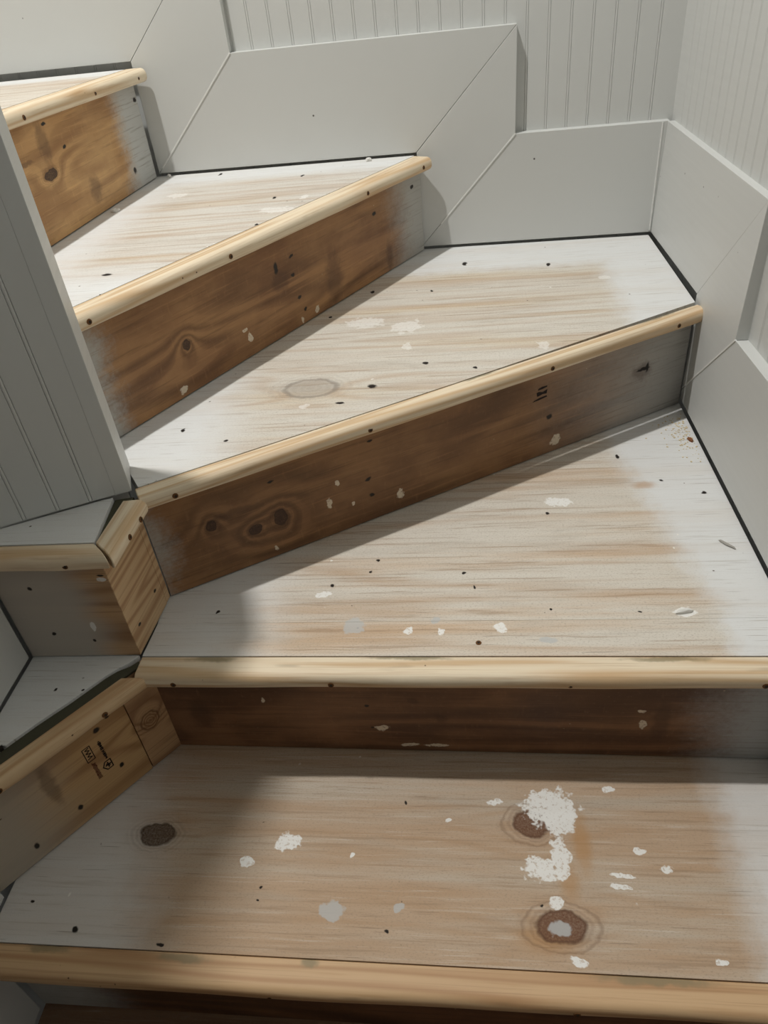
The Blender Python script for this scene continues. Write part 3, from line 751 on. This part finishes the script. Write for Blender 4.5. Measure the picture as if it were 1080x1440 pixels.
# ------------------------------------------------------------------ nosings
def nose_mesh(L, w0, w1, th=0.024, sk0=0.0, sk1=0.0, warp=0.0):
    """bullnosed strip: local X along, outward is -Y, top at z = 0; sk = how far the front runs past the back at each end"""
    r1, r2 = 0.0105, 0.0095
    sec = [(0.0, -th), (0.0, -0.0012), (0.0012, 0.0)]
    for i in range(6):
        t = math.pi / 2 * i / 5
        sec.append((1.0 - 0 * t, -r1 + r1 * math.cos(t), r1 * (1 - math.sin(t))))
    for i in range(5):
        t = math.pi / 2 * i / 4
        sec.append((1.0, -th + r2 - r2 * math.sin(t), r2 * (1 - math.cos(t))))
    ns = max(2, int(L / 0.03))
    bm = bmesh.new()
    rows = []
    for i in range(ns + 1):
        f = i / ns
        w = w0 + (w1 - w0) * f
        row = []
        for p in sec:
            if len(p) == 2: yv, zv = p
            else: yv, zv = w - p[2], p[1]
            wob = 0.0007 * math.sin(f * 9.0 + L * 17) + 0.0005 * math.sin(f * 23.0 + L * 5)
            if p[0] != 0.0 or True:
                yv2 = yv + (wob if yv > 0.005 else 0.0)
            s0 = -sk0 * (yv / w); s1 = L + sk1 * (yv / w)
            row.append(bm.verts.new((s0 + (s1 - s0) * f, -yv2, zv)))
        rows.append(row)
    k = len(sec)
    for a, b in zip(rows[:-1], rows[1:]):
        for i in range(k):
            j = (i + 1) % k
            bm.faces.new((a[i], a[j], b[j], b[i]))
    bm.faces.new(rows[0][::-1]); bm.faces.new(rows[-1])
    bmesh.ops.recalc_face_normals(bm, faces=bm.faces)
    for e in bm.edges:
        if len(e.link_faces) == 2 and e.calc_face_angle(0) > 0.6: e.smooth = False
    for f in bm.faces: f.smooth = len(f.verts) == 4
    ends = [e for e in bm.edges if any(len(f.verts) > 4 for f in e.link_faces)]
    bmesh.ops.bevel(bm, geom=ends, offset=0.0012, segments=1, affect='EDGES')
    me = bpy.data.meshes.new('nosing_strip'); bm.to_mesh(me); bm.free()
    return me


def screw_meshes():
    bm = bmesh.new()
    bmesh.ops.create_cone(bm, cap_ends=True, segments=14, radius1=0.0040, radius2=0.0036, depth=0.0008)
    a = bpy.data.meshes.new('screw_hole'); bm.to_mesh(a); bm.free(); a.materials.append(M_HOLE)
    bm = bmesh.new()
    bmesh.ops.create_cone(bm, cap_ends=True, segments=12, radius1=0.0021, radius2=0.0019, depth=0.0010)
    for ang in (0, math.pi / 2):
        v = [bm.verts.new((p[0], p[1], 0.00055)) for p in rect(0, 0, 0.0026, 0.0006, ang)]
        bm.faces.new(v)
    b = bpy.data.meshes.new('screw_head'); bm.to_mesh(b); bm.free(); b.materials.append(M_STEEL)
    return a, b


HOLE, HEAD = screw_meshes()


NM2 = pine_material('straight_nosing_pine', 12.4, marks=[('S', 0.10, -0.004, 0.035, 0.006), ('S', 0.68, -0.004, 0.055, 0.005), ('S', 0.36, -0.002, 0.06, 0.004), ('S', 0.83, -0.003, 0.03, 0.004)])
NM1 = pine_material('lowest_nosing_pine', 31.0, S(204, 170, 130), S(172, 130, 90), marks=[('S', 0.08, -0.003, 0.03, 0.006), ('S', 0.25, -0.006, 0.035, 0.006), ('S', 0.78, -0.003, 0.07, 0.006), ('S', 0.40, -0.003, 0.012, 0.007)])  # more orange-brown pine, also darkened in colour for the light falloff here
NM3 = pine_material('diagonal_nosing_pine', 3.0, marks=[('S', 0.53, -0.003, 0.03, 0.003), ('S', 0.88, -0.002, 0.05, 0.003)])


def nosing(label, k, A, E, w0, w1, mat, screws=(), sk0=0.0, sk1=0.0, th=0.024):
    """A -> E back edge; front lies to the right of that direction"""
    L = math.hypot(E[0] - A[0], E[1] - A[1])
    mw = flatframe((A[0], A[1], Z[k]), (E[0] - A[0], E[1] - A[1]))
    r = link('stair_nosing', None, mw=mw)
    tag(r, label, 'stair nosing', 'new pine nosing strips')
    link('nosing_strip', nose_mesh(L, w0, w1, th, sk0, sk1), mat, r, mw)
    X = Vector((E[0] - A[0], E[1] - A[1])).normalized()
    for sx, sy in screws:
        s = (Vector((sx, sy)) - Vector(A)).dot(X)
        w = w0 + (w1 - w0) * s / L
        loc = mw @ Vector((s, -(w + 0.0003), -0.0130))
        rot = mw.to_3x3().to_4x4() @ Matrix.Rotation(math.pi / 2 - 0.10, 4, 'X')
        m = Matrix.Translation(loc) @ rot
        h = link('screw_hole', HOLE, None, r, m)
        link('screw_head', HEAD, None, h, m @ Matrix.Translation((0.0004, -0.0003, 0.00012)))
    return r


nm = [pine_material('nosing_pine_%d' % i, 3.0 + 4.7 * i) for i in range(5)]
nm_darker = pine_material('darker_nosing_pine', 31.0, S(212, 184, 146), S(178, 138, 96))  # darker tone of the nosing pine, for the angled strip
# highest nosing
N5A, N5B = along(R5A, R5B, 0.02, -0.0085), along(R5A, R5B, L5 - 0.020, -0.0085)
nosing('highest pine nosing at the upper left edge of the picture', 5, N5A, N5B, 0.026, 0.039, nm[3], [(-1.068, -0.456), (-1.033, -0.229), (-1.016, -0.050)])
nosing('pine nosing running from the end wall to the upper stepped skirting', 4, along(N4A, N4B, 0.0, 0.0012), along(N4A, N4B, math.hypot(N4B[0] - N4A[0], N4B[1] - N4A[1]) + 0.0, 0.0012), 0.034, 0.042, nm[1],
       [(-0.880, -0.770), (-0.741, -0.544), (-0.575, -0.220), (-0.490, -0.045)])
nosing('longest diagonal pine nosing ending at the right skirting', 3, along(R3A, R3B, 0.003, 0.0002), along(R3A, R3B, L3 - 0.004, 0.0022), 0.0275, 0.0255, NM3,
       [(-0.786, -0.888), (-0.541, -0.742), (-0.270, -0.573), (-0.050, -0.435)])
nosing('very short mitred pine nosing on the small platform corner', 3, (-0.8462, -0.9995), (-0.8430, -0.9160), 0.029, 0.030, nm[2],
       [(-0.814, -0.940), (-0.814, -0.975)], sk0=0.025, sk1=0.004)
nosing('pine nosing along the front of the small left platform', 3, (-0.9985, -1.0023), (-0.8475, -1.0008), 0.026, 0.026, nm[4],
       [(-0.877, -1.026)], sk1=0.0245)
nosing('straight horizontal pine nosing above the dark brown riser', 2, (-0.8445, -1.0062), (-0.001, -1.0127), 0.0365, 0.0345, NM2,
       [(-0.793, -1.040), (-0.584, -1.042), (-0.286, -1.042), (-0.059, -1.042)])
Ls = math.hypot(R2sB[0] - R2sA[0], R2sB[1] - R2sA[1])
nosing('angled pine nosing above the riser with the timber stamp', 2, along(R2sA, R2sB, 0.017, 0.0005), along(R2sA, R2sB, Ls - 0.039, 0.0005), 0.022, 0.025, nm_darker,
       [(-0.866, -1.092), (-0.949, -1.203)], sk1=0.0216)
nosing('lowest pine nosing along the bottom of the picture', 1, (-0.9985, -1.2905), (-0.001, -1.3015), 0.036, 0.035, NM1,
       [(-0.643, -1.327), (-0.304, -1.331)])

hm = Matrix.Translation((-0.3957, -0.9863, Z[2] + 0.0002))
hs = link('screw_hole', HOLE, None, t2, hm)
link('screw_head', HEAD, None, hs, hm @ Matrix.Translation((0, 0, 0.0002)))

# ------------------------------------------------------------------ loose bits
def crumb(name, label, cat, loc, size, mat, seed, elong=1.0, rot=0.0, group=None):
    rnd = random.Random(seed)
    bm = bmesh.new()
    bmesh.ops.create_icosphere(bm, subdivisions=2, radius=1.0)
    for v in bm.verts:
        v.co *= 0.75 + 0.5 * rnd.random()
        v.co.x *= elong
        v.co.z = max(v.co.z, -0.5)
    zmin = min(v.co.z for v in bm.verts)
    for v in bm.verts:
        v.co.z -= zmin
        v.co *= size
    me = bpy.data.meshes.new(name); bm.to_mesh(me); bm.free()
    o = link(name, me, mat, None, Matrix.Translation(loc) @ Matrix.Rotation(rot, 4, 'Z'))
    tag(o, label, cat, group)
    return o


crumb('plaster_crumb', 'white crumb at the foot of the skirting by the honey riser', 'crumb', (-1.011, -0.018, Z[4]), 0.0042, M_CHIP, 1)
crumb('plaster_crumb', 'white crumb under the skirting near the point of the upper wedge tread', 'crumb', (-0.585, -0.020, Z[4]), 0.0045, M_CHIP, 2, 1.5, 0.4)
crumb('plaster_crumb', 'flat white crumb on the upper wedge tread below the honey riser', 'crumb', (-1.035, -0.270, Z[4]), 0.0045, M_CHIP, 3, 1.8, 0.3)
crumb('wood_splinter', 'pale splinter lying on the painted right margin of the large wedge tread', 'splinter', (-0.036, -0.802, Z[2]), 0.0024, flat_material('grey_splinter', S(176, 172, 164), 0.8), 4, 5.5, -0.9)
crumb('wood_chip', 'reddish brown chip in the corner by the right skirting', 'wood chip', (-0.016, -0.520, Z[2]), 0.0030, M_BROWNCHIP, 5, 2.6, 1.9)
crumb('paint_flake', 'curled white paint flake on the painted right margin above the horizontal nosing', 'paint flake', (-0.128, -0.936, Z[2]), 0.0036, M_CHIP, 6, 3.2, 0.2)
# sawdust in the corner
rnd = random.Random(5)
bm = bmesh.new()
for i in range(150):
    px = -0.010 - abs(rnd.gauss(0, 0.022)); py = -0.49 + rnd.gauss(0, 0.040)
    if py > -0.395 + 0.6 * (px) - 0.02: continue
    s = 0.0007 + 0.0014 * rnd.random()
    m = Matrix.Translation((px, py, Z[2] + s * 0.4)) @ Matrix.Rotation(rnd.random() * 6, 4, 'Z') @ Matrix.Diagonal((s * 1.6, s, s * 0.5, 1))
    bmesh.ops.create_cube(bm, size=1.0, matrix=m)
me = bpy.data.meshes.new('sawdust'); bm.to_mesh(me); bm.free()
sd = link('sawdust', me, M_DUST)
tag(sd, 'pale sawdust scattered in the corner by the right skirting', 'sawdust', kind='stuff')
